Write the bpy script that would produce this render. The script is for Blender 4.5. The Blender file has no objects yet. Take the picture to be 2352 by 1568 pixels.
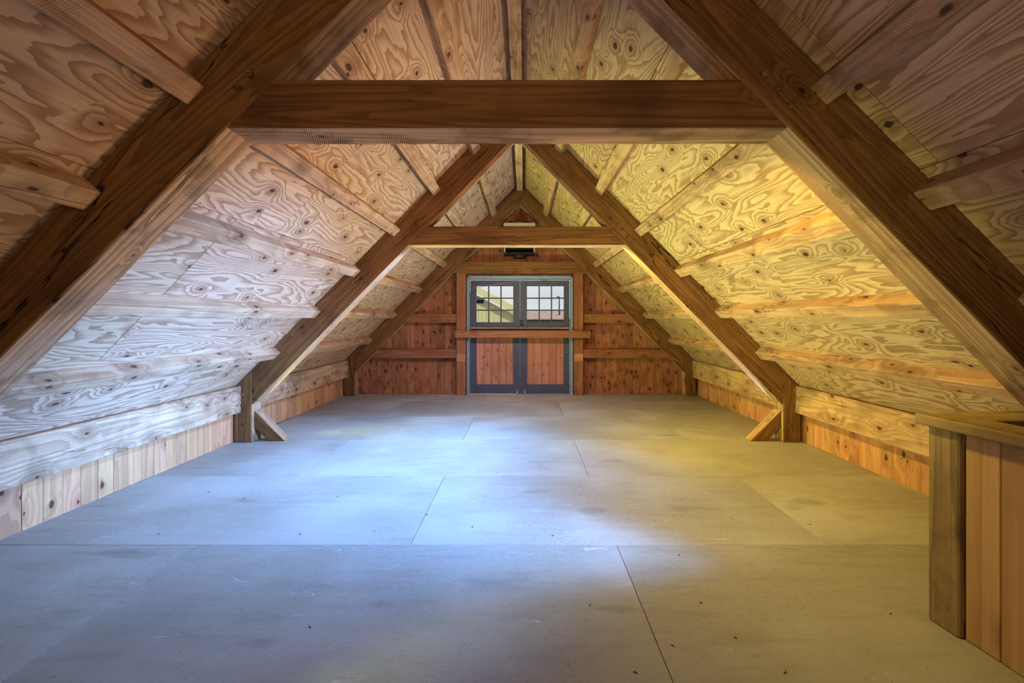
import bpy, bmesh, math, random
from mathutils import Vector, Matrix
random.seed(11)
S = bpy.context.scene
COL = S.collection
def lin(r, g, b):
    f = lambda c: (c/255/12.92) if c/255 <= .04045 else ((c/255+.055)/1.055)**2.4
    return (f(r), f(g), f(b), 1)

# ------------------------------------------------------------------ camera, world, lights, exposure
EYE = 1.3164
cd = bpy.data.cameras.new('camera'); cam = bpy.data.objects.new('camera', cd); COL.objects.link(cam)
cam.location = (0.0676, 0, EYE); cam.rotation_euler = (math.pi/2, 0, 0)
cd.sensor_width = 36; cd.lens = 1092.8/2352*36; cd.shift_x = -27/2352; cd.shift_y = -51/2352
cd.clip_start = .05; cd.clip_end = 300
S.camera = cam
S.view_settings.view_transform = 'Standard'; S.view_settings.look = 'None'
S.view_settings.exposure = 0.0; S.view_settings.gamma = 1; S.view_settings.use_curve_mapping = False
S.cycles.use_denoising = True
S.cycles.max_bounces = 6; S.cycles.diffuse_bounces = 4; S.cycles.light_sampling_threshold = .03; S.cycles.use_adaptive_sampling = True; S.cycles.adaptive_threshold = .12

w = bpy.data.worlds.new('sky'); S.world = w; w.use_nodes = True
nt = w.node_tree; bg = nt.nodes['Background']
tc = nt.nodes.new('ShaderNodeTexCoord'); nz = nt.nodes.new('ShaderNodeTexNoise'); cr = nt.nodes.new('ShaderNodeValToRGB')
mp = nt.nodes.new('ShaderNodeMapping'); mp.inputs['Scale'].default_value = (2, 2, 6)
nz.inputs['Scale'].default_value = 2; nz.inputs['Detail'].default_value = 5
nt.links.new(tc.outputs['Generated'], mp.inputs[0]); nt.links.new(mp.outputs[0], nz.inputs['Vector'])
nt.links.new(nz.outputs[0], cr.inputs[0]); nt.links.new(cr.outputs[0], bg.inputs[0])
cr.color_ramp.elements[0].position = .3; cr.color_ramp.elements[0].color = lin(205, 214, 222)
cr.color_ramp.elements[1].position = .7; cr.color_ramp.elements[1].color = lin(240, 240, 236)
bg.inputs['Strength'].default_value = 1.0

def area(name, loc, aim, xdir, sx, sy, power, color, spread=180):
    l = bpy.data.lights.new(name, 'AREA'); l.shape = 'RECTANGLE'; l.size = sx; l.size_y = sy
    l.energy = power; l.color = color[:3]; l.spread = math.radians(spread)
    o = bpy.data.objects.new(name, l); COL.objects.link(o)
    z = -Vector(aim).normalized(); x = Vector(xdir); x = (x - z*x.dot(z)).normalized(); y = z.cross(x)
    m = Matrix((x, y, z)).transposed().to_4x4(); m.translation = Vector(loc); o.matrix_world = m
    return o
def fill_point(name, loc, power, color, r=.08):
    l = bpy.data.lights.new(name, 'POINT'); l.energy = power; l.color = color[:3]; l.shadow_soft_size = r
    o = bpy.data.objects.new(name, l); COL.objects.link(o); o.location = loc; return o
BLUE = (.17, .40, 1.0); YEL = (.80, 1.0, .24); WARM = (1.0, .68, .56); NEUT = (1, .84, .70)
X = (1, 0, 0)
# added fill lights hidden behind the collar ties, aimed down at floor and eaves
area('fill_strip', (-.40, 5.36, 2.170), (-.45, -.65, -1), X, .22, .05, 130, BLUE, 125)
area('fill_strip', (-.40, 5.42, 2.170), (-.15, .25, -1), X, .22, .05, 42, BLUE, 120)
area('fill_strip', (.90, 5.36, 2.170), (.75, -.15, -1), X, .15, .05, 24, (1, .82, .20), 120)
area('fill_strip', (-.50, 2.24, 2.170), (-.50, .60, -1), X, .22, .05, 34, BLUE, 120)
area('fill_strip', (.90, 2.24, 2.170), (.45, .55, -1), X, .15, .05, 20, (1, .80, .18), 120)
# low fills added for the roof, behind the stair enclosure or out of view
area('fill_low', (2.35, 2.28, .40), (-1, .46, .42), (0, 0, 1), .5, .25, 24, (1, .78, .56), 76)
area('fill_flood', (2.25, 2.26, .60), (-1, .30, .0), (0, 0, 1), .3, .2, 100, (.09, .33, 1.0), 46)
area('fill_low', (-.9, 1.35, .15), (1, 1.0, .60), (0, 0, 1), .3, .3, 32, (.85, 1, .36), 66)
# further added fills, concealed by the posts of the middle truss
area('fill_low', (-2.975, 5.40, .26), (1, .16, .50), (0, 0, 1), .3, .07, 80, YEL, 84)
area('fill_low', (2.99, 5.40, .34), (-1, .12, .55), (0, 0, 1), .3, .07, 95, (.62, .86, 1), 84)
# fill lights added around the camera, and a hidden strip for the far wall
fill_point('fill_point', (.1, 1.25, .35), 1.0, NEUT, .1)
area('fill_rear', (0, -1.2, 1.5), (0, 1, .18), X, 1.0, .8, 13, (1, .82, .62), 110)
area('fill_strip', (0, 5.45, 2.170), (0, .9, -.5), X, 1.4, .04, 17, (1, .80, .66), 110)
sd = bpy.data.lights.new('sun', 'SUN'); sd.energy = 1.6; sd.angle = .02; sd.color = (1, .95, .85)
so = bpy.data.objects.new('sun', sd); COL.objects.link(so); so.rotation_euler = (math.radians(50), math.radians(12), math.radians(-20))

# ------------------------------------------------------------------ materials
class NT:
    def __init__(s, name):
        s.m = bpy.data.materials.new(name); s.m.use_nodes = True; s.t = s.m.node_tree
        s.b = s.t.nodes['Principled BSDF']
    def n(s, typ, **kw):
        o = s.t.nodes.new('ShaderNode'+typ)
        for k, v in kw.items():
            if hasattr(o, k): setattr(o, k, v)
            else: o.inputs[k.replace('_', ' ')].default_value = v
        return o
    def l(s, a, b): s.t.links.new(a, b)
    def math(s, op, a, b=None, c=None, clamp=False):
        o = s.t.nodes.new('ShaderNodeMath'); o.operation = op; o.use_clamp = clamp
        for i, v in enumerate((a, b, c)):
            if v is None: continue
            if isinstance(v, (int, float)): o.inputs[i].default_value = v
            else: s.l(v, o.inputs[i])
        return o.outputs[0]
    def ss(s, v, lo, hi, a=0, b=1):
        o = s.t.nodes.new('ShaderNodeMapRange'); o.interpolation_type = 'SMOOTHSTEP'
        s.l(v, o.inputs[0])
        for i, x in enumerate((lo, hi, a, b)): o.inputs[i+1].default_value = x
        return o.outputs[0]
    def mix(s, fac, a, b, mode='MIX'):
        o = s.t.nodes.new('ShaderNodeMix'); o.data_type = 'RGBA'; o.blend_type = mode
        for k, v in (('F', fac), ('A', a), ('B', b)):
            i = {'F': 0, 'A': 6, 'B': 7}[k]
            if isinstance(v, (int, float)): o.inputs[i].default_value = v
            elif isinstance(v, tuple): o.inputs[i].default_value = v
            else: s.l(v, o.inputs[i])
        return o.outputs[2]
    def vec(s, scale, off=7.3):
        tc = s.n('TexCoord'); oi = s.n('ObjectInfo'); c = s.n('CombineXYZ')
        r = s.math('MULTIPLY', oi.outputs['Random'], 37.0); s.l(r, c.inputs[0])
        s.l(s.math('MULTIPLY', oi.outputs['Random'], 91.0), c.inputs[1]); s.l(s.math('MULTIPLY', oi.outputs['Random'], 53.0), c.inputs[2])
        a = s.n('VectorMath', operation='ADD'); s.l(tc.outputs['Object'], a.inputs[0]); s.l(c.outputs[0], a.inputs[1])
        m = s.n('Mapping'); m.inputs['Scale'].default_value = scale; s.l(a.outputs[0], m.inputs[0])
        return m.outputs[0]
    def noise(s, vec, scale, detail=3, rough=.55, dist=0):
        o = s.n('TexNoise'); s.l(vec, o.inputs['Vector'])
        o.inputs['Scale'].default_value = scale; o.inputs['Detail'].default_value = detail
        o.inputs['Roughness'].default_value = rough; o.inputs['Distortion'].default_value = dist
        return o.outputs[0]
    def voro(s, vec, scale, rnd=1):
        o = s.n('TexVoronoi'); s.l(vec, o.inputs['Vector']); o.inputs['Scale'].default_value = scale
        o.inputs['Randomness'].default_value = rnd
        return o

def wood(name, light, dark, knot, ring_freq=26, ring=.5, knot_scale=1.6, knot_size=.05, knot_aspect=.45,
         saw=0.0, saw_period=.008, crack=.0, stretch=.22, tint=.15, rough=.8, bump=.3, fine=.35, stain=.2, swirl=1.0, ksparse=.5):
    N = NT(name)
    vk = N.vec((knot_aspect*2, 2, 2)); vg = N.vec((stretch, 2, 2)); vf = N.vec((1.2, 60, 60)); v1 = N.vec((1, 1, 1))
    # knots: a 3D Voronoi whose cells only sometimes hold a knot
    sx = N.n('SeparateXYZ'); N.l(vk, sx.inputs[0]); cx_ = N.n('CombineXYZ')
    N.l(sx.outputs[0], cx_.inputs[0]); N.l(N.math('ADD', sx.outputs[1], sx.outputs[2]), cx_.inputs[1])
    vo = N.voro(cx_.outputs[0], knot_scale); vo.voronoi_dimensions = '2D'; sep = N.n('SeparateColor'); N.l(vo.outputs['Color'], sep.inputs[0])
    has = N.math('GREATER_THAN', sep.outputs[0], ksparse)
    size = N.math('MULTIPLY_ADD', sep.outputs[1], knot_size*.9, knot_size*.5)
    wob = N.math('MULTIPLY_ADD', N.noise(v1, 40, 2), knot_size*1.2, -knot_size*.6)
    dk = N.math('ADD', vo.outputs['Distance'], wob)
    core = N.math('MULTIPLY', N.math('SUBTRACT', 1, N.math('DIVIDE', dk, size), clamp=True), has)
    coreS = N.ss(core, .0, .45)
    halo = N.math('MULTIPLY', N.ss(vo.outputs['Distance'], 0, knot_size*7, 1, 0), has)
    # growth figure: contour lines of a stretched noise bent around the knots
    n1 = N.noise(vg, 1.1, 2, .45, .3*swirl)
    fld = N.math('MULTIPLY_ADD', halo, .09, n1); fld = N.math('MULTIPLY_ADD', N.noise(vg, 5, 3, .6), .09, fld)
    ph = N.math('MULTIPLY', fld, ring_freq)
    fr = N.math('FRACT', ph)
    rg = N.ss(fr, .25, .97); rg2 = N.ss(fr, .97, 1.0, 1, 0)
    rings = N.math('MULTIPLY', rg, rg2)
    fib = N.noise(vf, 1.0, 4, .6)
    fibc = N.ss(fib, .3, .72)
    broad = N.noise(v1, 2.2, 3, .6)
    c = N.mix(N.math('MULTIPLY', rings, ring), light, dark)
    c = N.mix(N.math('MULTIPLY', N.ss(halo, .35, 1.0), .45), c, dark)
    c = N.mix(N.math('MULTIPLY', fibc, fine), c, dark)
    c = N.mix(N.math('MULTIPLY', N.ss(broad, .45, .75), stain), c, knot)
    spots = N.noise(N.vec((.7, 3, 3)), 5, 4, .7)
    c = N.mix(N.math('MULTIPLY', N.ss(spots, .60, .78), stain*1.4), c, knot)
    c = N.mix(N.math('MULTIPLY', coreS, .88), c, knot)
    h = N.math('MULTIPLY_ADD', fib, .5, N.math('MULTIPLY', rings, -.4))
    h = N.math('MULTIPLY_ADD', coreS, -.6, h)
    if crack > 0:
        vc = N.vec((.16, 1.6, 1.6)); nc = N.noise(vc, 1.6, 5, .55)
        cl = N.ss(N.math('ABSOLUTE', N.math('SUBTRACT', nc, .5)), .0, .0045, 1, 0)
        msk = N.ss(N.noise(N.vec((.5, 1, 1)), 1.3, 1), .42, .55)
        cl = N.math('MULTIPLY', N.math('MULTIPLY', cl, msk), crack)
        c = N.mix(cl, c, tuple(x*.25 for x in knot[:3])+(1,)); h = N.math('MULTIPLY_ADD', cl, -3.0, h)
    if saw > 0:
        sp = N.n('SeparateXYZ'); N.l(N.vec((1, 1, 1)), sp.inputs[0])
        t = N.math('ADD', sp.outputs[0], N.math('MULTIPLY', N.math('ADD', sp.outputs[1], sp.outputs[2]), .35))
        t = N.math('MULTIPLY_ADD', N.noise(v1, 6, 2), .02, t)
        sw = N.math('SINE', N.math('MULTIPLY', t, 6.283/saw_period))
        am = N.noise(v1, 5, 3, .6)
        sw = N.math('MULTIPLY', sw, N.ss(am, .46, .68))
        h = N.math('MULTIPLY_ADD', sw, saw, h)
        c = N.mix(N.math('MULTIPLY', N.ss(sw, .1, 1), saw*.4), c, dark)
        grit = N.noise(N.vec((.8, 1, 1)), 140, 3, .7)
        h = N.math('MULTIPLY_ADD', grit, saw*1.2, h)
        c = N.mix(N.math('MULTIPLY', N.ss(grit, .55, .75), .35), c, dark)
    oi = N.n('ObjectInfo')
    hs = N.n('HueSaturation'); N.l(c, hs.inputs['Color'])
    N.l(N.math('MULTIPLY_ADD', oi.outputs['Random'], tint*2, 1-tint), hs.inputs['Value'])
    N.l(N.math('MULTIPLY_ADD', N.math('FRACT', N.math('MULTIPLY', oi.outputs['Random'], 17.3)), .010, .495), hs.inputs['Hue'])
    N.l(hs.outputs[0], N.b.inputs['Base Color'])
    N.b.inputs['Roughness'].default_value = rough
    N.b.inputs['Specular IOR Level'].default_value = .25
    bp = N.n('Bump'); bp.inputs['Strength'].default_value = bump; bp.inputs['Distance'].default_value = .004
    N.l(h, bp.inputs['Height']); N.l(bp.outputs[0], N.b.inputs['Normal'])
    return N.m

M = {}
M['truss'] = wood('aged_timber', lin(140, 94, 46), lin(84, 50, 20), lin(32, 18, 8), ring_freq=34, ring=.6, knot_scale=1.5,
                  knot_size=.035, knot_aspect=.5, saw=.3, crack=1, stretch=.12, fine=.6, stain=.4, bump=.7, tint=.06)
M['purlin'] = wood('rough_sawn_purlin', lin(208, 164, 122), lin(146, 98, 62), lin(62, 36, 22), ring_freq=18, ring=.5, knot_scale=3.2,
                   knot_size=.10, knot_aspect=.5, saw=.75, saw_period=.010, crack=.5, stretch=.12, fine=.5, stain=.42, bump=.8, tint=.08)
M['ply'] = wood('plywood_face', lin(204, 166, 126), lin(128, 82, 48), lin(44, 24, 12), ring_freq=32, ring=.68, knot_scale=2.6,
                knot_size=.085, knot_aspect=.62, saw=0, stretch=.33, fine=.22, stain=.16, bump=.2, tint=.08, swirl=2.2, ksparse=.6)
M['rough'] = wood('rough_sawn_lit_edge', lin(206, 164, 120), lin(134, 90, 54), lin(84, 52, 32), ring_freq=24, ring=.6, knot_scale=2.0,
                  knot_size=.03, knot_aspect=.6, saw=1.0, saw_period=.009, crack=.6, stretch=.1, fine=.5, stain=.2, bump=.9, tint=.04)  # rough-sawn truss edges, made paler partly to stand in for light
M['cedar'] = wood('cedar_board', lin(206, 144, 94), lin(156, 94, 58), lin(58, 22, 12), ring_freq=14, ring=.45, knot_scale=3.4,
                  knot_size=.11, knot_aspect=.6, saw=0, stretch=.1, fine=.3, stain=.18, bump=.25, tint=.16, ksparse=.55)
M['gable'] = wood('gable_cedar', lin(170, 108, 70), lin(112, 62, 38), lin(40, 16, 8), ring_freq=14, ring=.45, knot_scale=4.2,
                  knot_size=.13, knot_aspect=.6, saw=0, stretch=.1, fine=.35, stain=.35, bump=.25, tint=.16, ksparse=.4)
M['girt'] = wood('gable_timber', lin(160, 102, 64), lin(110, 64, 38), lin(44, 22, 12), ring_freq=20, ring=.45, knot_scale=1.6,
                  knot_size=.05, knot_aspect=.5, saw=.3, crack=.8, stretch=.12, fine=.4, stain=.3, bump=.5, tint=.08)
def plain(name, col, rough=.6, metal=0, var=.0, vscale=8):
    N = NT(name)
    if var:
        v = N.noise(N.vec((1, 1, 1)), vscale, 4, .6)
        c = N.mix(N.math('MULTIPLY', N.ss(v, .35, .7), var), col, tuple(x*.45 for x in col[:3])+(1,))
        N.l(c, N.b.inputs['Base Color'])
        bp = N.n('Bump'); bp.inputs['Strength'].default_value = .2; bp.inputs['Distance'].default_value = .002
        N.l(v, bp.inputs['Height']); N.l(bp.outputs[0], N.b.inputs['Normal'])
    else: N.b.inputs['Base Color'].default_value = col
    N.b.inputs['Roughness'].default_value = rough; N.b.inputs['Metallic'].default_value = metal
    return N.m
M['blue_paint'] = plain('dark_blue_paint', lin(62, 66, 84), .55, 0, .4)
M['jamb'] = plain('grey_jamb_paint', lin(128, 142, 158), .5, 0, .3)
M['metal'] = plain('galvanised_metal', lin(190, 190, 188), .35, .9)
M['dark_metal'] = plain('dark_iron', lin(26, 24, 24), .5, .6)
M['dark'] = plain('dark_lining', lin(40, 24, 14), .9)
M['cream'] = plain('cream_metal', lin(196, 178, 142), .5, 0, .3)
M['roofing'] = plain('roof_shingle', lin(170, 168, 132), .8, 0, .5)
M['ext_yellow'] = plain('ochre_siding', lin(214, 210, 150), .8, 0, .3, 20)
M['ext_pink'] = plain('weathered_roof', lin(186, 160, 152), .8, 0, .5, 3)
M['ground'] = plain('outdoor_ground', lin(110, 110, 80), .9, 0, .5, 3)
g = NT('window_glass'); g.b.inputs['Base Color'].default_value = (1, 1, 1, 1); g.b.inputs['Roughness'].default_value = .02
tr = g.n('BsdfTransparent'); gl = g.n('BsdfGlossy'); gl.inputs['Roughness'].default_value = .25; mx = g.n('MixShader'); fz = g.n('Fresnel'); fz.inputs[0].default_value = 1.08
g.l(fz.outputs[0], mx.inputs[0]); g.l(tr.outputs[0], mx.inputs[1]); g.l(gl.outputs[0], mx.inputs[2])
g.l(mx.outputs[0], g.t.nodes['Material Output'].inputs[0]); M['glass'] = g.m

def floor_mat():
    N = NT('subfloor_board'); v = N.vec((1, 1, 1))
    tcn = N.n('TexCoord')
    fine = N.noise(v, 260, 3, .7); med = N.noise(N.vec((.5, 3, 1)), 5, 5, .65); big = N.noise(v, 1.1, 3, .5)
    base, dk, lt = lin(170, 160, 142), lin(120, 108, 90), lin(206, 200, 188)
    c = N.mix(N.math('MULTIPLY', N.ss(fine, .35, .68), .6), base, dk)
    mot = N.noise(v, 38, 4, .75); c = N.mix(N.math('MULTIPLY', N.ss(mot, .48, .7), .35), c, dk)
    c = N.mix(N.math('MULTIPLY', N.ss(med, .45, .75), .35), c, dk)
    c = N.mix(N.math('MULTIPLY', N.ss(big, .4, .7), .3), c, lt)
    # pale scuffs
    for sc, off, rot in ((1.2, 0, .5), (1.6, 5, -.7), (1.0, 9, 1.3)):
        m = N.n('Mapping'); m.inputs['Rotation'].default_value = (0, 0, rot); m.inputs['Scale'].default_value = (.35, 2.2, 1); m.inputs['Location'].default_value = (off, off, 0)
        N.l(v, m.inputs[0]); nn = N.noise(m.outputs[0], sc*1.8, 3, .5)
        line = N.ss(N.math('ABSOLUTE', N.math('SUBTRACT', nn, .5)), 0, .0028, 1, 0)
        mk = N.ss(N.noise(v, 1.7+sc, 2), .55, .66)
        c = N.mix(N.math('MULTIPLY', N.math('MULTIPLY', line, mk), .5), c, lin(226, 222, 214))
    # stains and specks
    st = N.noise(N.vec((.8, 1.6, 1)), 1.9, 2, .4)
    c = N.mix(N.math('MULTIPLY', N.ss(st, .66, .74), .35), c, lin(92, 84, 74))
    sp = N.voro(v, 14)
    c = N.mix(N.math('MULTIPLY', N.ss(sp.outputs['Distance'], .03, .06, 1, 0), .8), c, lin(50, 38, 28))
    oi = N.n('ObjectInfo'); hs = N.n('HueSaturation'); N.l(c, hs.inputs['Color'])
    N.l(N.math('MULTIPLY_ADD', oi.outputs['Random'], .24, .86), hs.inputs['Value'])
    N.l(hs.outputs[0], N.b.inputs['Base Color'])
    N.b.inputs['Roughness'].default_value = .55; N.b.inputs['Specular IOR Level'].default_value = .35
    bp = N.n('Bump'); bp.inputs['Strength'].default_value = .25; bp.inputs['Distance'].default_value = .001
    N.l(fine, bp.inputs['Height']); N.l(bp.outputs[0], N.b.inputs['Normal'])
    return N.m
M['floor'] = floor_mat()

# ------------------------------------------------------------------ geometry helpers
def link(name, me, mat, parent=None, mw=None):
    if mat is not None and not me.materials: me.materials.append(mat)
    o = bpy.data.objects.new(name, me); COL.objects.link(o)
    if mw is not None: o.matrix_world = mw
    if parent is not None:
        o.parent = parent; o.matrix_parent_inverse = parent.matrix_basis.inverted()
    return o
def empty(name, loc=(0, 0, 0)):
    o = bpy.data.objects.new(name, None); COL.objects.link(o); o.location = loc; o.empty_display_size = .1
    return o
def tag(o, label=None, cat=None, group=None, kind=None):
    if label: o['label'] = label
    if cat: o['category'] = cat
    if group: o['group'] = group
    if kind: o['kind'] = kind
    return o
def frame(origin, ex, ey):
    ex = Vector(ex).normalized(); ey = Vector(ey).normalized(); ez = ex.cross(ey).normalized(); ey = ez.cross(ex)
    m = Matrix((ex, ey, ez)).transposed().to_4x4(); m.translation = Vector(origin)
    return m
def solid(bm, bevel):
    bmesh.ops.recalc_face_normals(bm, faces=bm.faces)
    if bevel: bmesh.ops.bevel(bm, geom=list(bm.edges), offset=bevel, segments=1, affect='EDGES', clamp_overlap=True)
def prism(name, pts, y0, y1, long_dir, mat, parent=None, bevel=.005, under=None):
    """polygon pts (x,h) in the plane of a truss, extruded along world Y; local X runs along long_dir=(dx,dh)"""
    c = (sum(p[0] for p in pts)/len(pts), (y0+y1)/2, sum(p[1] for p in pts)/len(pts))
    mw = frame(c, (long_dir[0], 0, long_dir[1]), (0, 1, 0)); inv = mw.inverted()
    bm = bmesh.new()
    a = [bm.verts.new(inv @ Vector((x, y0, h))) for x, h in pts]; b = [bm.verts.new(inv @ Vector((x, y1, h))) for x, h in pts]
    bm.faces.new(a); bm.faces.new(b[::-1])
    n = len(pts)
    for i in range(n): bm.faces.new((a[i], b[i], b[(i+1) % n], a[(i+1) % n]))
    solid(bm, bevel)
    if under is not None:                    # rough-sawn edges, paler partly as painted-in light: faces between the planed sides
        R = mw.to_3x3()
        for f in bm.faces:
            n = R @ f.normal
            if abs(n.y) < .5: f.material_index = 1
    me = bpy.data.meshes.new(name); bm.to_mesh(me); bm.free()
    me.materials.append(mat)
    if under is not None: me.materials.append(under)
    return link(name, me, None, parent, mw)
def box_mesh(name, L, W, T, bevel=.004, mat=None):
    bm = bmesh.new(); bmesh.ops.create_cube(bm, size=1)
    for v in bm.verts: v.co = Vector((v.co.x*L, v.co.y*W, v.co.z*T))
    solid(bm, bevel); me = bpy.data.meshes.new(name); bm.to_mesh(me); bm.free()
    if mat: me.materials.append(mat)
    return me
def bar(name, p0, p1, W, T, wdir, mat, parent=None, bevel=.004):
    """box from p0 to p1; W measured along wdir, T along the third axis"""
    p0, p1 = Vector(p0), Vector(p1)
    return link(name, box_mesh(name, (p1-p0).length, W, T, bevel), mat, parent, frame((p0+p1)/2, p1-p0, wdir))
def box(name, x0, x1, y0, y1, z0, z1, mat, parent=None, bevel=.003, axis='x'):
    c = ((x0+x1)/2, (y0+y1)/2, (z0+z1)/2); dx, dy, dz = x1-x0, y1-y0, z1-z0
    if axis == 'x': mw, d = frame(c, (1, 0, 0), (0, 1, 0)), (dx, dy, dz)
    elif axis == 'y': mw, d = frame(c, (0, 1, 0), (-1, 0, 0)), (dy, dx, dz)
    else: mw, d = frame(c, (0, 0, 1), (0, 1, 0)), (dz, dy, dx)
    return link(name, box_mesh(name, *d, bevel), mat, parent, mw)
def disc_mesh(name, r, t, seg=16, dome=.0, mat=None):
    bm = bmesh.new(); bmesh.ops.create_cone(bm, segments=seg, radius1=r, radius2=r*.86, depth=t, cap_ends=True)
    if dome:
        v = bm.verts.new((0, 0, t/2+dome))
        top = [f for f in bm.faces if len(f.verts) == seg and f.calc_center_median().z > 0][0]
        bmesh.ops.poke(bm, faces=[top]); bm.verts.remove(v)
        for q in bm.verts:
            if abs(q.co.x)+abs(q.co.y) < 1e-6 and q.co.z > 0: q.co.z += dome
    me = bpy.data.meshes.new(name); bm.to_mesh(me); bm.free()
    if mat: me.materials.append(mat)
    return me

# ------------------------------------------------------------------ dimensions
SL = 1.02                                   # roof slope (rise per run)
INA = 3.300; PLY = 3.680                    # heights at the ridge of rafter inner edge and of the plywood
hin = lambda x: INA - SL*abs(x)
hpl = lambda x: PLY - SL*abs(x)
u = Vector((1, 0, -SL)).normalized()        # down the right-hand slope
nrm = Vector((SL, 0, 1)).normalized()       # outward normal of the right-hand slope
ZT = [1.969, 5.092, 8.190]; TD = .195       # front faces of the trusses, timber depth
ZT_BACK = -1.15; WALL = 8.39; REAR = -1.30
XL, XR = -3.05, 3.08

# ------------------------------------------------------------------ floor
fl = box('floor', XL-.05, XR+.05, REAR, WALL+.03, -.08, -.019, M['dark'], bevel=0); tag(fl, kind='structure')
rows = [(REAR, -.881, .61), (-.881, .338, -.596), (.338, 1.557, -.596+1.219*2), (1.557, 2.776, .61), (2.776, 3.998, -.596), (3.998, 5.212, .612),
        (5.212, 6.437, -.598), (6.437, 7.652, .614), (7.652, WALL, -.59)]
for y0, y1, xs in rows:
    e = xs-2.438*3
    while e < XR:
        a, b = max(e, XL-.015), min(e+2.438, XR+.015)
        if b-a > .03:
            g_ = .0016
            box('floor_board', a+g_, b-g_, y0+g_, y1-g_, -.018, random.uniform(-.0006, .0006), M['floor'], fl, bevel=.0012)
        e += 2.438

# ------------------------------------------------------------------ sloping ceiling of plywood sheets
for side, nm in ((-1, 'ceiling_left'), (1, 'ceiling_right')):
    # roof deck above the sheets
    U = Vector((side*u.x, 0, u.z)); NN = Vector((side*nrm.x, 0, nrm.z))
    top = Vector((0, 0, PLY)); Lr = 3.35/u.x
    p = top + NN*.045
    deck = bar(nm, p+Vector((0, (REAR+WALL)/2, 0))-U*.05, p+Vector((0, (REAR+WALL)/2, 0))+U*Lr, WALL-REAR+.3, .05, (0, 1, 0), M['dark'], bevel=0)
    tag(deck, kind='structure')
    courses = [(0, .855, 2.19 if side < 0 else 1.75), (.855, 1.71, 3.41 if side < 0 else 4.32), (1.71, 2.565, 2.95 if side < 0 else 3.6), (2.565, 3.30, 4.2 if side < 0 else 3.0)]
    for x0, x1, s0 in courses:
        e = s0-2.438*3
        while e < WALL:
            a, b = max(e, REAR), min(e+2.438, WALL)
            if b-a > .05:
                cx = (x0+x1)/2; c = Vector((side*cx, (a+b)/2, hpl(cx))) + NN*(.0085+random.uniform(-.0012, .0012))
                me = box_mesh('plywood_sheet', b-a-.004, (x1-x0)/u.x-.004, .017, .0015)
                link('plywood_sheet', me, M['ply'], deck, frame(c, (0, 1, 0), U))
            e += 2.438

# ------------------------------------------------------------------ walls
PW = .1325
def knee_wall(nm, x, side):
    wl = box(nm, min(x+side*.020, x+side*.07), max(x+side*.020, x+side*.07), REAR, WALL, -.02, .66, M['dark'], bevel=0)
    tag(wl, kind='structure')
    me = box_mesh('plank', .58, PW-.003, .018, .0025, M['cedar'])
    y = 2.891-PW*31.5
    while y < WALL-.05:
        if y > REAR:
            link('plank', me, None, wl, frame((x+side*(.010+random.uniform(0, .0025)), y+PW/2, .286), (0, 0, 1), (0, 1, 0)))
        y += PW
knee_wall('wall_left', XL, -1); knee_wall('wall_right', XR, 1)
DX0, DX1, DTOP = -.925, .925, 2.03          # door opening
def gable(nm, yw, side, door):
    """boards of a gable wall, face at yw; side=+1 boards lie beyond yw"""
    ya, yb = yw+side*.022, yw+side*.06
    if door: pts = [(XL, -.02), (DX0, -.02), (DX0, DTOP), (DX1, DTOP), (DX1, -.02), (XR, -.02), (XR, hpl(XR)-.0), (0, PLY), (XL, hpl(XL))]
    else: pts = [(XL, -.02), (XR, -.02), (XR, hpl(XR)), (0, PLY), (XL, hpl(XL))]
    wl = prism(nm, pts, min(ya, yb), max(ya, yb), (1, 0), M['dark'], bevel=0); tag(wl, kind='structure')
    x = XL
    while x < XR-.01:
        a, b = x+.0015, min(x+PW, XR)-.0015
        lo = 0.0
        segs = [(a, b, lo)]
        if door:
            if a >= DX0 and b <= DX1: segs = [(a, b, DTOP)]
            elif a < DX0 < b: segs = [(a, DX0, 0), (DX0, b, DTOP)]
            elif a < DX1 < b: segs = [(a, DX1, DTOP), (DX1, b, 0)]
        for a_, b_, lo in segs:
            if b_-a_ < .01: continue
            d = random.uniform(0, .003)*side
            pt = [(a_, lo), (b_, lo), (b_, hpl(b_)-.004), (a_, hpl(a_)-.004)]
            if a_ < 0 < b_: pt.insert(3, (0, PLY-.004))
            y0, y1 = yw+d, yw+side*.019
            prism('plank', pt, min(y0, y1), max(y0, y1), (0, 1), M['gable'], wl, bevel=.0022)
        x += PW
    return wl
wb = gable('wall_back', WALL, 1, True)
wf = gable('wall_front', REAR, -1, False)

# nailing girts of the far wall
for s in (-1, 1):
    for h0, h1 in ((1.256, 1.406), (.645, .793)):
        xa = 1.095
        # runs from the door post out to the underside of the rafter
        xb0, xb1 = (INA-h0)/SL+.10, (INA-h1)/SL+.10
        if s < 0: pts = [(-xb0, h0), (-xa, h0), (-xa, h1), (-xb1, h1)]
        else: pts = [(xa, h0), (xb0, h0), (xb1, h1), (xa, h1)]
        prism('girt', pts, 8.235, WALL-.002, (1, 0), M['girt'], wb, bevel=.003)

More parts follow.
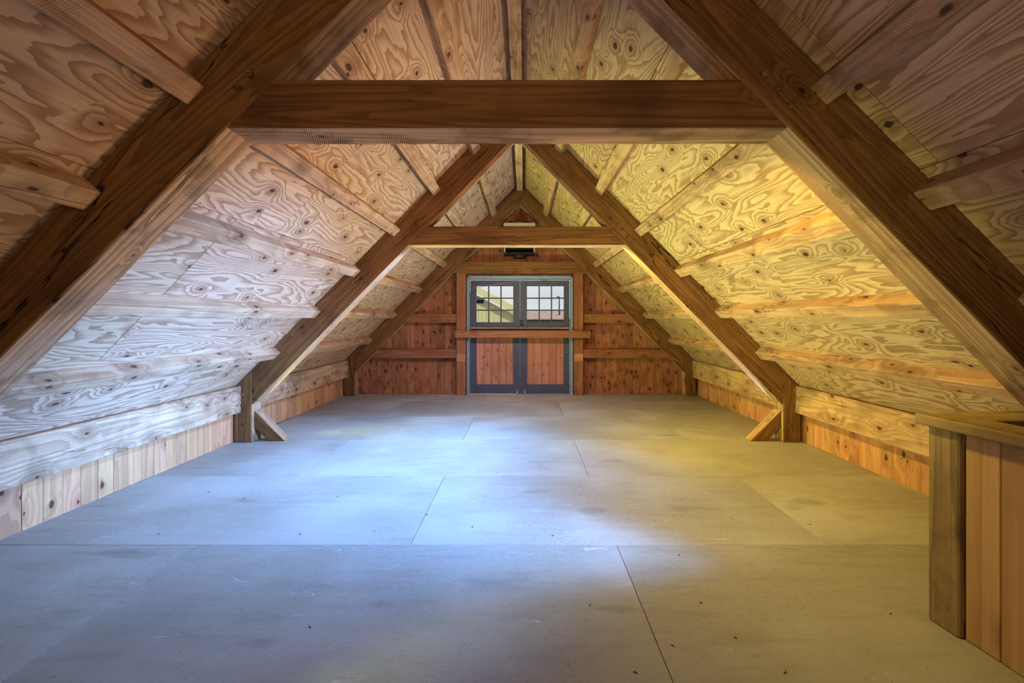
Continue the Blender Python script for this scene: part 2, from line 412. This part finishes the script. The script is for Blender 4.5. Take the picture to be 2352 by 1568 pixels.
# ------------------------------------------------------------------ trusses
peg_me = disc_mesh('peg', .016, .02, 14, .003, M['truss'])
def truss(y, label, braces=True):
    t = empty('timber_truss', (0, y, 0)); tag(t, label, 'truss', None)
    y1 = y+TD
    xe = 2.845                               # inner face of the posts
    for s in (-1, 1):
        # rafter: inner edge, outer edge against the plywood, plumb-cut on the post, half-lapped at the ridge
        ov = .0 
        pts = [(0, INA), (s*xe, hin(xe)), (s*xe, hpl(xe)-.003), (0, PLY-.003)]
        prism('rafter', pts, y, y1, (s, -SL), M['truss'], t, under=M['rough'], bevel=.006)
        pts = [(s*xe, 0), (s*3.034, 0), (s*3.034, hpl(3.034)-.004), (s*xe, hpl(xe)-.004)]
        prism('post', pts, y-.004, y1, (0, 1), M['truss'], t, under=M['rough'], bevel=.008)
        b = [(s*xe, .152), (s*xe, .331), (s*(xe-.331), 0), (s*(xe-.152), 0)]
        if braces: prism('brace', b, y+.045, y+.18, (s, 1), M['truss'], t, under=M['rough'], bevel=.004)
        for px, ph in ((2.94, .51), (2.94, .395), (2.915, .19), (2.80, .555), (2.79, .46)):
            link('peg', peg_me, None, t, frame((s*px, y-.009, ph), (1, 0, 0), (0, 0, 1)))
        for q, (px, ph) in enumerate(((1.020, 2.325), (1.075, 2.272), (1.130, 2.20))):
            if s < 0 and q == 2: continue
            link('peg', peg_me, None, t, frame((s*(px+.04), y-.009, ph-.0+.0), (1, 0, 0), (0, 0, 1)))
    xb, xt = (INA-2.111)/SL, (INA-2.311)/SL
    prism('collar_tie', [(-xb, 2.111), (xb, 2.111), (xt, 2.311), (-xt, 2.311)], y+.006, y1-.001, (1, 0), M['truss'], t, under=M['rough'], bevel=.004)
    for px, ph in ((-.06, 3.45), (.06, 3.45), (.0, 3.38)):
        link('peg', peg_me, None, t, frame((px, y-.009, ph), (1, 0, 0), (0, 0, 1)))
    return t
truss(ZT[0], 'big foreground timber A-frame truss spanning the whole picture, brown with pale undersides')
truss(ZT[1], 'middle timber A-frame truss standing on the floor with short knee braces, red-brown')
truss(ZT[2], 'farthest timber truss, set against the cedar boards around the barn doors', braces=False)
truss(ZT_BACK, 'timber truss at the unseen end of the loft behind the viewer')

# ------------------------------------------------------------------ purlins, ridge beam and eave beams, one per bay
bays = [(ZT_BACK+TD, ZT[0], 'over the viewer before the nearest truss'), (ZT[0]+TD, ZT[1], 'between the nearest and middle trusses'), (ZT[1]+TD, ZT[2], 'between the middle and farthest trusses')]
order = ['first', 'second', 'third', 'fourth', 'fifth', 'sixth']
PX = [.430, .858, 1.285, 1.712, 2.141, 2.572]
for bi, (ya, yb, where) in enumerate(bays):
    yc = (ya+yb)/2; L = yb-ya
    for side, sn in ((-1, 'left'), (1, 'right')):
        U = Vector((side*u.x, 0, u.z)); NN = Vector((side*nrm.x, 0, nrm.z))
        me = box_mesh('purlin', L-.002, .102, .108, .004, M['purlin'])
        for k, px in enumerate(PX):
            c = Vector((side*px, yc, hpl(px))) - NN*.050 + NN*.0
            # px is the middle of the inner face: shift back onto the plywood line
            c = Vector((side*px, yc, PLY-SL*px-.132)) + NN*.052
            o = link('purlin', me, None, None, frame(c, (0, 1, 0), U))
            tag(o, f'{order[k]} rough-sawn purlin down from the ridge, {sn} slope, {where}', 'beam', 'purlins under the roof')
        xi = 2.955 if side < 0 else 2.972
        me2 = box_mesh('eave_beam', L-.002, .29 if side > 0 else .285, .09, .006, M['purlin'])
        o = link('eave_beam', me2, None, None, frame((side*(xi+.045), yc, .462), (0, 1, 0), (0, 0, 1)))
        tag(o, f'deep sawn eave beam above the low {sn} cedar wall, {where}', 'beam', 'eave beams along the low walls')
    o = box('ridge_beam', -.05, .05, ya+.001, yb-.001, 3.525, 3.625, M['purlin'], axis='y')
    tag(o, f'pale square ridge beam at the roof peak, {where}', 'beam', 'ridge beams')

# ------------------------------------------------------------------ far wall: door posts, rail, doors
for s, sn in ((-1, 'left'), (1, 'right')):
    x0, x1 = sorted((s*.937, s*1.093))
    o = empty('door_post', ((x0+x1)/2, ZT[2]+.02, 0)); tag(o, f'square timber door post on the {sn} of the barn doors', 'post', 'door posts')
    box('shaft', x0, x1, ZT[2]+.02, WALL-.002, 0, 2.110, M['girt'], o, bevel=.004, axis='z')
    pz = box('patch', x0+.002, x1-.002, ZT[2]+.014, ZT[2]+.03, .59, .72, M['cedar'], o, bevel=.001); pz['label'] = 'lighter wood patch'
o = box('door_rail', -1.104, 1.208, 8.10, 8.205, 1.000, 1.118, M['girt'], bevel=.004)
tag(o, 'horizontal timber rail fixed across both barn doors at waist height', 'rail')
# grey painted frame
tr_ = empty('trim_1', (0, 8.36, 0)); tag(tr_, kind='structure')
box('jamb', -.925, -.885, 8.27, 8.46, 0, 2.045, M['jamb'], tr_, axis='z'); box('jamb', .885, .925, 8.27, 8.46, 0, 2.045, M['jamb'], tr_, axis='z')
box('head_jamb', -.893, .893, 8.27, 8.46, 2.016, 2.072, M['jamb'], tr_)
o = box('ledge_board', -.86, .86, 8.285, 8.33, 1.150, 1.176, M['purlin'], bevel=.002)
tag(o, 'thin pinkish ledge board lying along the bottom of the door windows', 'board')
glass_me = None
def door(nm, x0, x1, wx0, wx1):
    y0, y1 = 8.345, 8.385
    d = empty(nm, (x0, y0, 0)); tag(d, kind='structure')
    B = M['blue_paint']
    top, bot = 2.000, .012
    wz0, wz1 = 1.266, 1.898; pz0, pz1 = .172, 1.03
    box('stile', x0, wx0, y0, y1, bot, top, B, d, axis='z'); box('stile', wx1, x1, y0, y1, bot, top, B, d, axis='z')
    box('rail', wx0, wx1, y0, y1, wz1, top, B, d); box('rail', wx0, wx1, y0, y1, pz1, wz0, B, d); box('rail', wx0, wx1, y0, y1, bot, pz0, B, d)
    W = (wx1-wx0)/3; H = (wz1-wz0)/3; m = .011
    me = box_mesh('pane', W-.004, H-.004, .004, 0, M['glass'])
    for i in range(3):
        for j in range(3):
            link('pane', me, None, d, frame((wx0+W*(i+.5), y0+.022, wz0+H*(j+.5)), (1, 0, 0), (0, 0, 1)))
    for i in (1, 2):
        box('muntin', wx0+W*i-m, wx0+W*i+m, y0+.006, y1-.004, wz0, wz1, B, d, bevel=.003, axis='z')
        box('muntin', wx0, wx1, y0+.008, y1-.006, wz0+H*i-m, wz0+H*i+m, B, d, bevel=.003)
    n = 5; pw = (wx1-wx0)/n
    me = box_mesh('plank', pz1-pz0, pw-.004, .016, .003, M['door_cedar'])
    for i in range(n):
        link('plank', me, None, d, frame((wx0+pw*(i+.5), y0+.018+random.uniform(0, .002), (pz0+pz1)/2), (0, 0, 1), (1, 0, 0)))
    box('backing', wx0, wx1, y0+.027, y1-.004, pz0, pz1, M['dark'], d, bevel=0)
    return d
M['cedar_light'] = wood('enclosure_cedar', lin(198, 156, 98), lin(146, 104, 56), lin(56, 34, 16), ring_freq=10, ring=.5, knot_scale=1.6,
                knot_size=.03, knot_aspect=.5, stretch=.09, fine=.3, stain=.15, bump=.25, tint=.06, ksparse=.6)
M['door_cedar'] = wood('door_cedar', lin(190, 130, 100), lin(140, 84, 60), lin(70, 30, 20), ring_freq=12, ring=.4, knot_scale=3.6,
                       knot_size=.05, knot_aspect=.6, stretch=.1, fine=.25, stain=.15, bump=.25, tint=.1)
d1 = door('door_1', -.868, -.002, -.764, -.117); d2 = door('door_2', .002, .868, .1226, .771)
# thin steel stay wire across the tops of the doors, latch, foot bolts
def tube(name, pts, r, mat, parent=None, seg=8):
    cu = bpy.data.curves.new(name, 'CURVE'); cu.dimensions = '3D'; cu.bevel_depth = r; cu.bevel_resolution = 2
    sp = cu.splines.new('POLY'); sp.points.add(len(pts)-1)
    for i, p in enumerate(pts): sp.points[i].co = (*p, 1)
    cu.use_fill_caps = True; cu.materials.append(mat)
    tmp = bpy.data.objects.new('t', cu); COL.objects.link(tmp)
    me = bpy.data.meshes.new_from_object(tmp.evaluated_get(bpy.context.evaluated_depsgraph_get()))
    bpy.data.objects.remove(tmp); me.name = name
    return link(name, me, None, parent)
o = tube('stay_wire', [(-.86, 8.335, 1.852), (-.40, 8.333, 1.93), (0.0, 8.33, 1.975), (.66, 8.335, 2.018)], .003, M['metal'])
tag(o, 'thin pale wire slanting across the top of the barn doors', 'wire')
lt = empty('door_latch', (.02, 8.34, 1.25)); tag(lt, 'small dark latch on the meeting stiles below the right door window', 'latch')
box('latch_plate', .015, .055, 8.338, 8.346, 1.20, 1.30, M['dark_metal'], lt, bevel=.001, axis='z')
tube('latch_handle', [(.035, 8.338, 1.225), (.035, 8.305, 1.23), (.035, 8.305, 1.28), (.035, 8.338, 1.285)], .005, M['metal'], lt)
for x_, sn in ((-.045, 'left'), (.085, 'right')):
    b_ = empty('foot_bolt', (x_, 8.335, .02)); tag(b_, f'short shiny bolt at the foot of the {sn} barn door', 'bolt', 'door foot bolts')
    tube('bolt_rod', [(x_, 8.336, .003), (x_, 8.336, .10)], .006, M['metal'], b_)
    box('bolt_bracket', x_-.018, x_+.018, 8.328, 8.345, .03, .055, M['metal'], b_, bevel=.002)

# ventilator box above the doors
v = empty('gable_ventilator', (.0, 8.2, 2.42)); tag(v, 'square metal ventilator box high on the far gable, half behind the middle truss tie', 'ventilator')
cx = -.005; hw = .262; v0, v1 = 2.425, 2.96
box('casing', cx-hw, cx-hw+.02, 8.13, WALL, v0, v1, M['cream'], v, axis='z'); box('casing', cx+hw-.02, cx+hw, 8.13, WALL, v0, v1, M['cream'], v, axis='z')
box('top_flange', cx-hw-.006, cx+hw+.006, 8.10, WALL, v1-.05, v1, M['cream'], v); box('bottom_flange', cx-hw-.006, cx+hw+.006, 8.10, WALL, v0, v0+.03, M['dark_metal'], v)
for k in range(6): bar('louver', (cx-hw+.02, 8.17, v0+.075+k*.072), (cx+hw-.02, 8.17, v0+.075+k*.072), .075, .004, (0, 1, -.9), M['dark_metal'], v, bevel=0)
link('hood', disc_mesh('hood', .12, .05, 28, .0, M['dark_metal']), None, v, frame((cx, 8.25, v0-.028), (1, 0, 0), (0, -1, 0)))
link('fan_ring', disc_mesh('fan_ring', .075, .03, 24, .01, M['metal']), None, v, frame((cx, 8.22, v1+.012), (1, 0, 0), (0, 1, 0)))

# ------------------------------------------------------------------ stairwell enclosure at the right
se = empty('stair_enclosure', (1.86, 2.0, 0)); tag(se, 'waist-high boarded stairwell enclosure with corner post and plank cap', 'enclosure')
dv = Vector((.094, -1, 0)).normalized(); nv = Vector((1, .094, 0)).normalized()   # along the side, and into the enclosure
A = Vector((1.846, 2.094, 0)); ang = math.atan2(dv.y, dv.x)
def eb(name, s0, s1, t0, t1, z0, z1, mat, bevel=.004, axis='d'):
    c = A + dv*((s0+s1)/2) + nv*((t0+t1)/2) + Vector((0, 0, (z0+z1)/2))
    if axis == 'z': return link(name, box_mesh(name, z1-z0, s1-s0, t1-t0, bevel), mat, se, frame(c, (0, 0, 1), dv))
    if axis == 'd': return link(name, box_mesh(name, s1-s0, t1-t0, z1-z0, bevel), mat, se, frame(c, dv, nv))
    return link(name, box_mesh(name, t1-t0, s1-s0, z1-z0, bevel), mat, se, frame(c, nv, dv))
M['old'] = wood('weathered_post', lin(166, 134, 86), lin(104, 78, 44), lin(38, 26, 16), ring_freq=16, ring=.5, knot_scale=2.2,
                knot_size=.03, knot_aspect=.5, saw=.8, saw_period=.009, crack=1, stretch=.12, fine=.5, stain=.4, bump=.8, tint=.02)
eb('corner_post', 0, .136, 0, .136, 0, .853, M['old'], .006, 'z')
eb('cap_board', -.035, 3.0, -.03, .15, .853, .898, M['old'], .004, 'd')
eb('cap_board', -.035, .145, .152, .49, .853, .898, M['old'], .004, 'n')
me = box_mesh('plank', .85, .130, .018, .003, M['cedar_light'] if 'cedar_light' in M else M['door_cedar'])
s_ = .142
while s_ < 3.0:
    c = A+dv*(s_+.066)+nv*(.030+random.uniform(0, .002)); c.z = .427
    link('plank', me, None, se, frame(c, (0, 0, 1), dv)); s_ += .133
t_ = .142
while t_ < .40:
    c = A+dv*.030+nv*(t_+.066); c.z = .427
    link('plank', me, None, se, frame(c, (0, 0, 1), nv)); t_ += .133
eb('lining', .14, 3.0, .042, .06, 0, .85, M['dark'], 0)
eb('lining', .042, .06, .14, .48, 0, .85, M['dark'], 0, 'n')

# ------------------------------------------------------------------ small loose things
chip_spots = [(365, 1348/4.126+900), (1085, 1210), (775, 1140), (712, 1441), (1545, 1483), (1355, 1390), (1805, 1545), (1560, 1275), (690, 1227), (1115, 1140),
              (1690, 1465), (2045, 1410), (1140, 1085), (860, 1220), (980, 1182), (1270, 1230), (1680, 1190), (1860, 1205), (1460, 1545), (560, 1145), (480, 1130), (1610, 1385)]
def chip_mesh():
    bm = bmesh.new(); n = 5; a0 = random.uniform(-.9, .9); L = random.uniform(.006, .011)
    L_, R_ = [], []
    for i in range(n):
        t = i/(n-1)-.5; w_ = .0022*(1-abs(t)*1.7)+.0004
        p = Vector((t*2*L, a0*t*t*2*L, .0012)); L_.append([bm.verts.new(p+Vector((0, w_, z))) for z in (0, .002)]); R_.append([bm.verts.new(p+Vector((0, -w_, z))) for z in (0, .002)])
    for i in range(n-1):
        for q in ((L_[i][0], L_[i+1][0], L_[i+1][1], L_[i][1]), (R_[i][0], R_[i][1], R_[i+1][1], R_[i+1][0]), (L_[i][1], L_[i+1][1], R_[i+1][1], R_[i][1]), (L_[i][0], R_[i][0], R_[i+1][0], L_[i+1][0])): bm.faces.new(q)
    bm.faces.new((L_[0][0], L_[0][1], R_[0][1], R_[0][0])); bm.faces.new((L_[-1][0], R_[-1][0], R_[-1][1], L_[-1][1]))
    bmesh.ops.recalc_face_normals(bm, faces=bm.faces)
    me = bpy.data.meshes.new('bark_chip'); bm.to_mesh(me); bm.free(); me.materials.append(M['chip']); return me
M['chip'] = plain('dark_bark', lin(34, 24, 18), .8)
for i, (px, py) in enumerate(chip_spots):
    y_ = 1438.6/(py-733); x_ = (px-1203)*y_/1092.8+.0676
    o = link('bark_chip', chip_mesh(), None); o.location = (x_, y_, .0); o.rotation_euler = (0, 0, random.uniform(0, 3))
    tag(o, 'tiny dark curled chip of bark lying on the bare floor', 'chip', 'bark chips scattered on the floor')
o = tube('bent_nail', [(-.262, 2.12, 2.31), (-.262, 2.12, 2.335), (-.255, 2.118, 2.345), (-.240, 2.112, 2.362)], .0028, M['dark_metal'])
tag(o, 'bent nail standing on top of the nearest collar tie', 'nail')

# ------------------------------------------------------------------ outside the windows
gr = box('ground', -40, 40, 9.5, 90, -2.9, -2.8, M['ground'], bevel=0); tag(gr, kind='structure')
barn = empty('neighbouring_barn', (-5, 18, -2.8)); tag(barn, 'yellow-green boarded barn with sloping roof seen through the left window panes', 'building')
rl = lambda x: 2.58 - .53*(x+1.90)
yB = 18.0
bm = bmesh.new(); x = -9.0; k = 0
while x < -.15:
    a, b = x, x+.14; r_ = lambda q: (rl(q) if q > -5 else rl(-5)-.53*(-5-q))-.25
    d = (k % 2)*.015
    vs = [bm.verts.new(p) for p in ((a, yB+d, -2.8), (b, yB+d, -2.8), (b, yB+d, r_(b)), (a, yB+d, r_(a)), (a, yB+.1, -2.8), (b, yB+.1, -2.8), (b, yB+.1, r_(b)), (a, yB+.1, r_(a)))]
    for q in ((0, 1, 2, 3), (7, 6, 5, 4), (0, 4, 5, 1), (1, 5, 6, 2), (2, 6, 7, 3), (3, 7, 4, 0)): bm.faces.new([vs[i] for i in q])
    x += .15; k += 1
me = bpy.data.meshes.new('siding'); bm.to_mesh(me); bm.free(); o = link('siding', me, M['ext_yellow'], barn); tag(o, kind='stuff')
bar('roof_slope', (-5.1, 21, rl(-5.1)), (.15, 21, rl(.15)), 7.0, .12, (0, 1, 0), M['roofing'], barn)
bar('roof_slope', (-4.9, 21, rl(-5.1)), (-10, 21, rl(-5.1)-.53*4.9), 7.0, .12, (0, 1, 0), M['roofing'], barn)
bar('rake_board', (-5.1, 17.48, rl(-5.1)-.05), (.12, 17.48, rl(.12)-.05), .03, .24, (0, 1, 0), M['ext_yellow'], barn)
box('shadow_patch', -1.80, -1.45, yB-.02, yB+.01, 1.92, 2.06, M['dark_metal'], barn)  # dark patch modelling the shadow of another roof line
shed = empty('distant_shed', (3, 30, -2.8)); tag(shed, 'low weathered pinkish shed roof seen through the lowest right window panes', 'building')
box('shed_wall', -.5, 6.5, 30.2, 33, -2.8, 1.35, M['ext_pink'], shed)
bar('shed_roof', (-.8, 29.8, 1.3), (-.8, 31.6, 1.85), 7.5, .08, (1, 0, 0), M['ext_pink'], shed)
for k in (0, 1):
    pass
shed.children[1].location.x = 3.0
box('gutter', -.8, 6.8, 29.7, 29.82, 1.20, 1.28, M['dark_metal'], shed)
tube('chimney_pipe', [(2.35, 30.6, 1.5), (2.35, 30.6, 2.75), (2.2, 30.6, 2.75)], .04, M['dark_metal'], shed)
